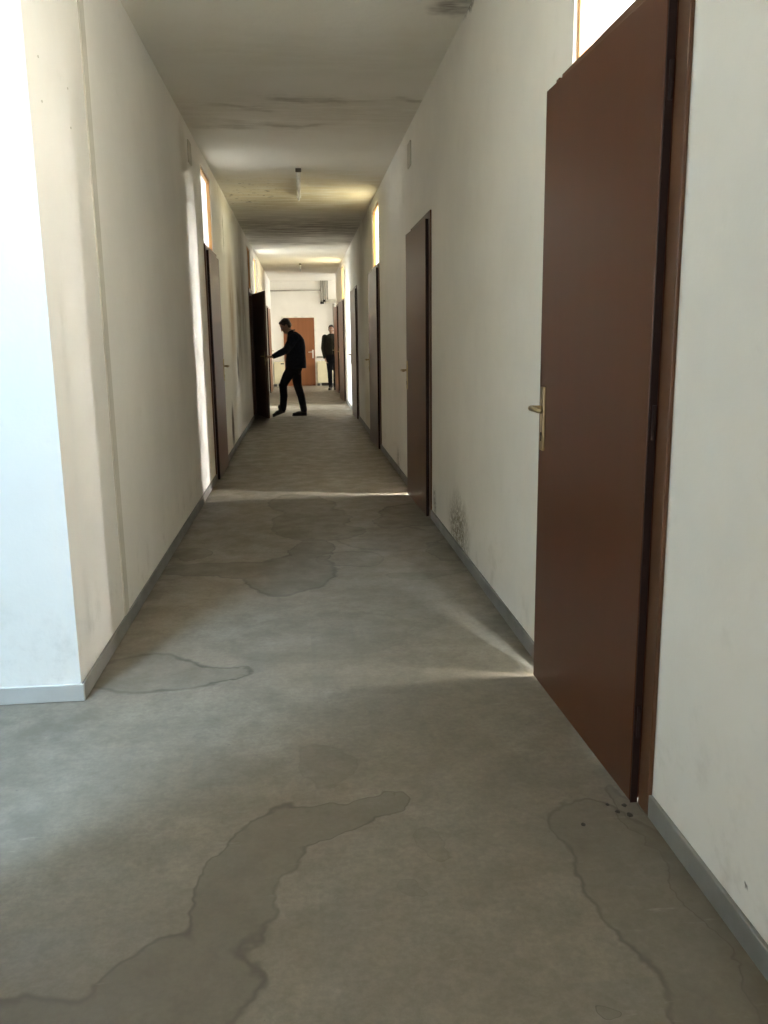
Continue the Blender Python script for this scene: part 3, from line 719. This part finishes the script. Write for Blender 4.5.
def shoe(parent, heel, toe, z_heel, z_toe, side=0.0):
    """shoe between heel and toe points on the ground plan"""
    hx, hy = heel; tx, ty = toe; d = Vector((tx - hx, ty - hy, z_toe - z_heel)); L = d.length; f = d.normalized()
    s = Vector((0, 0, 1)).cross(f).normalized(); u = f.cross(s)
    R = Matrix((f, s, u)).transposed(); o = Vector((hx, hy, z_heel))
    Q = lambda x, y, z: o + f * (x * L) + s * y + u * z
    bm = bmesh.new()
    add_ball(bm, Q(0.20, 0, 0.050), (L * 0.20, 0.036, 0.045), 16, R); add_ball(bm, Q(0.50, 0, 0.045), (L * 0.33, 0.040, 0.040), 16, R)
    add_ball(bm, Q(0.74, 0, 0.036), (L * 0.26, 0.044, 0.030), 16, R); add_limb(bm, [Q(0.24, 0, 0.05), Q(0.20, 0, 0.12)], [0.044, 0.046], 14)
    sh = fuse('shoe', bm, M['shoe'], parent, 0.005, 3)
    bm = bmesh.new(); n_ = 20; ring = []
    for k in range(n_):
        a = 2 * math.pi * k / n_; x = 0.5 + 0.5 * math.cos(a); wd = (0.036 + 0.010 * x) * abs(math.sin(a)) ** 0.7 * (1 if math.sin(a) >= 0 else -1)
        ring.append((x, wd))
    A = [bm.verts.new(Q(x, y, 0.004)) for x, y in ring]; B = [bm.verts.new(Q(x, y, 0.022)) for x, y in ring]
    for k in range(n_): bm.faces.new((A[k], A[(k + 1) % n_], B[(k + 1) % n_], B[k]))
    bm.faces.new(A[::-1]); bm.faces.new(B)
    obj('sole', bm, M['sole'], sh)
    return sh

def man_bending():
    Y = 15.0
    root = empty('person', (0, 0, 0)); tag(root, 'bending man in dark jacket and trousers reaching for the black door', 'person')
    hipL, kneeL, ankL = (-0.185, Y - 0.09, 0.86), (-0.345, Y - 0.10, 0.545), (-0.372, Y - 0.10, 0.150)
    hipR, kneeR, ankR = (-0.125, Y + 0.09, 0.86), (-0.095, Y + 0.10, 0.53), (-0.012, Y + 0.10, 0.105)
    shL, elL, wrL = (-0.13, Y - 0.19, 1.345), (-0.270, Y - 0.285, 1.145), (-0.490, Y - 0.335, 1.045)
    shR, elR, wrR = (-0.11, Y + 0.19, 1.345), (-0.060, Y + 0.24, 1.06), (-0.165, Y + 0.22, 0.83)
    bm = bmesh.new()
    P_, R = add_head(bm, (-0.268, Y - 0.01, 1.553), (-0.80, -0.10, -0.55), (-0.40, 0, 1))
    add_limb(bm, [(-0.250, Y, 1.500), (-0.190, Y, 1.44), (-0.14, Y, 1.39)], [0.056, 0.058, 0.068])
    add_loft(bm, [(-0.145, Y, 0.84, 0.10, 0.15), (-0.13, Y, 0.98, 0.10, 0.14), (-0.115, Y, 1.15, 0.12, 0.16), (-0.11, Y, 1.30, 0.12, 0.18), (-0.13, Y, 1.39, 0.08, 0.12)])
    for a, b, c in ((shL, elL, wrL), (shR, elR, wrR)): add_limb(bm, [a, b, c], [0.052, 0.042, 0.027])
    add_hand(bm, wrL, (-0.98, -0.12, -0.12), (0, 0.3, -1), (0.1, 1, 0.15), 0.55)
    add_hand(bm, wrR, (-0.2, 0, -1), (-0.4, -1, 0), (-1, 0, 0.1), 0.35)
    for a, b, c in ((hipL, kneeL, ankL), (hipR, kneeR, ankR)): add_limb(bm, [a, b, c], [0.075, 0.055, 0.036])
    body = fuse('body', bm, M['skin'], root, 0.0055, 3)
    eyes(P_, R, body); hair(P_, R, body, M['hair_grey'])
    bm = bmesh.new()                       # jacket
    add_loft(bm, [(-0.112, Y, 0.835, 0.178, 0.205), (-0.112, Y, 0.90, 0.180, 0.208), (-0.107, Y, 1.05, 0.168, 0.205), (-0.100, Y, 1.20, 0.162, 0.212), (-0.104, Y, 1.32, 0.148, 0.215), (-0.125, Y, 1.40, 0.112, 0.165), (-0.165, Y, 1.455, 0.078, 0.085)], 32)
    add_limb(bm, [shL, elL, tuple(Vector(elL).lerp(Vector(wrL), 0.5)), tuple(Vector(elL).lerp(Vector(wrL), 0.93))], [0.085, 0.066, 0.056, 0.044])
    add_limb(bm, [shR, elR, tuple(Vector(elR).lerp(Vector(wrR), 0.5)), tuple(Vector(elR).lerp(Vector(wrR), 0.93))], [0.085, 0.066, 0.056, 0.044])
    add_limb(bm, [(-0.205, Y - 0.05, 1.455), (-0.155, Y - 0.07, 1.475), (-0.115, Y, 1.485), (-0.155, Y + 0.07, 1.475), (-0.205, Y + 0.05, 1.455)], [0.014] * 5, 10)
    jk = fuse('jacket', bm, M['navy'], root, 0.007, 4)
    bm = bmesh.new(); add_tube(bm, [(-0.292, Y, 0.85), (-0.290, Y, 1.0), (-0.264, Y, 1.2), (-0.250, Y, 1.34), (-0.24, Y, 1.42)], 0.005, 8); obj('zip', bm, M['cap_shade_and_zip'], jk)
    bm = bmesh.new()                       # trousers
    add_loft(bm, [(-0.15, Y, 0.72, 0.10, 0.16), (-0.15, Y, 0.80, 0.138, 0.178), (-0.135, Y, 0.90, 0.140, 0.178), (-0.12, Y, 0.98, 0.125, 0.165)], 28)
    for a, b, c in ((hipL, kneeL, ankL), (hipR, kneeR, ankR)):
        A, B, Cc = Vector(a), Vector(b), Vector(c); back = Vector((0.02, 0, 0))
        add_limb(bm, [A - Vector((0, 0, 0.04)), A.lerp(B, 0.5), B, B.lerp(Cc, 0.45) + back, Cc + Vector((0.0, 0, 0.0)) + back * 0.6], [0.100, 0.090, 0.074, 0.067, 0.058])
    fuse('trousers', bm, M['black'], root, 0.007, 4)
    shoe(root, (-0.318, Y - 0.10), (-0.535, Y - 0.115), 0.085, 0.004); shoe(root, (0.055, Y + 0.10), (-0.205, Y + 0.09), 0.0, 0.0)
    return root
man_bending()

def man_standing():
    X, Y = 0.800, 22.98
    root = empty('person', (0, 0, 0)); tag(root, 'standing man in dark green jacket half hidden behind the far door leaf', 'person')
    V = lambda x, y, z: (X + x, Y + y, z)
    bm = bmesh.new()
    P_, R = add_head(bm, V(-0.01, -0.02, 1.585), (-0.18, -1, -0.05), (0, 0, 1))
    add_limb(bm, [V(-0.005, 0.01, 1.51), V(0, 0.02, 1.40)], [0.055, 0.066])
    add_loft(bm, [(*V(0, 0, 0.86), 0.15, 0.10), (*V(0, 0, 1.0), 0.14, 0.095), (*V(0, 0.01, 1.2), 0.165, 0.105), (*V(0, 0.02, 1.36), 0.17, 0.10), (*V(0, 0.02, 1.44), 0.10, 0.07)])
    arms = []
    for s in (-1, 1):
        a, b, c = V(s * 0.185, 0.02, 1.38), V(s * (0.235 if s < 0 else 0.19), 0.03, 1.10), V(s * (0.20 if s < 0 else 0.15), -0.05, 0.84)
        add_limb(bm, [a, b, c], [0.05, 0.042, 0.027]); arms.append((a, b, c))
        add_hand(bm, c, (0.25 * (1 if s < 0 else -1), -0.15, -1), (-s, 0.2, 0), (0, -1, 0), 0.3)
    legs = []
    for s in (-1, 1):
        a, b, c = V(s * 0.085, 0, 0.86), V(s * 0.075, -0.02, 0.47), V(s * 0.065, 0.03, 0.09)
        add_limb(bm, [a, b, c], [0.075, 0.052, 0.036]); legs.append((a, b, c))
    body = fuse('body', bm, M['skin'], root, 0.006, 3)
    eyes(P_, R, body); hair(P_, R, body, M['hair'])
    bm = bmesh.new()
    add_loft(bm, [(*V(0, 0.0, 0.93), 0.185, 0.135), (*V(0, 0.0, 1.05), 0.188, 0.135), (*V(0, 0.01, 1.22), 0.195, 0.140), (*V(0, 0.02, 1.36), 0.195, 0.125), (*V(0, 0.02, 1.43), 0.140, 0.09), (*V(0, 0.02, 1.475), 0.078, 0.072)], 32)
    for a, b, c in arms:
        a, b, c = Vector(a), Vector(b), Vector(c); add_limb(bm, [a, b, b.lerp(c, 0.5), b.lerp(c, 0.93)], [0.080, 0.064, 0.054, 0.043])
    jk = fuse('jacket', bm, M['dark_green'], root, 0.007, 4)
    bm = bmesh.new(); add_tube(bm, [V(0, -0.136, 0.94), V(0, -0.134, 1.2), V(0, -0.108, 1.36), V(0, -0.07, 1.44)], 0.005, 8); obj('zip', bm, M['cap_shade_and_zip'], jk)
    bm = bmesh.new()
    add_loft(bm, [(*V(0, 0, 0.78), 0.15, 0.10), (*V(0, 0, 0.86), 0.168, 0.118), (*V(0, 0, 1.0), 0.155, 0.11)], 28)
    for a, b, c in legs:
        A, B, Cc = Vector(a), Vector(b), Vector(c); add_limb(bm, [A, A.lerp(B, 0.5), B, B.lerp(Cc, 0.45), Cc], [0.092, 0.082, 0.066, 0.062, 0.055])
    fuse('trousers', bm, M['black'], root, 0.007, 4)
    for s in (-1, 1): shoe(root, (X + s * 0.062, Y + 0.06), (X + s * 0.085 - 0.02, Y - 0.20), 0.0, 0.0)
man_standing()
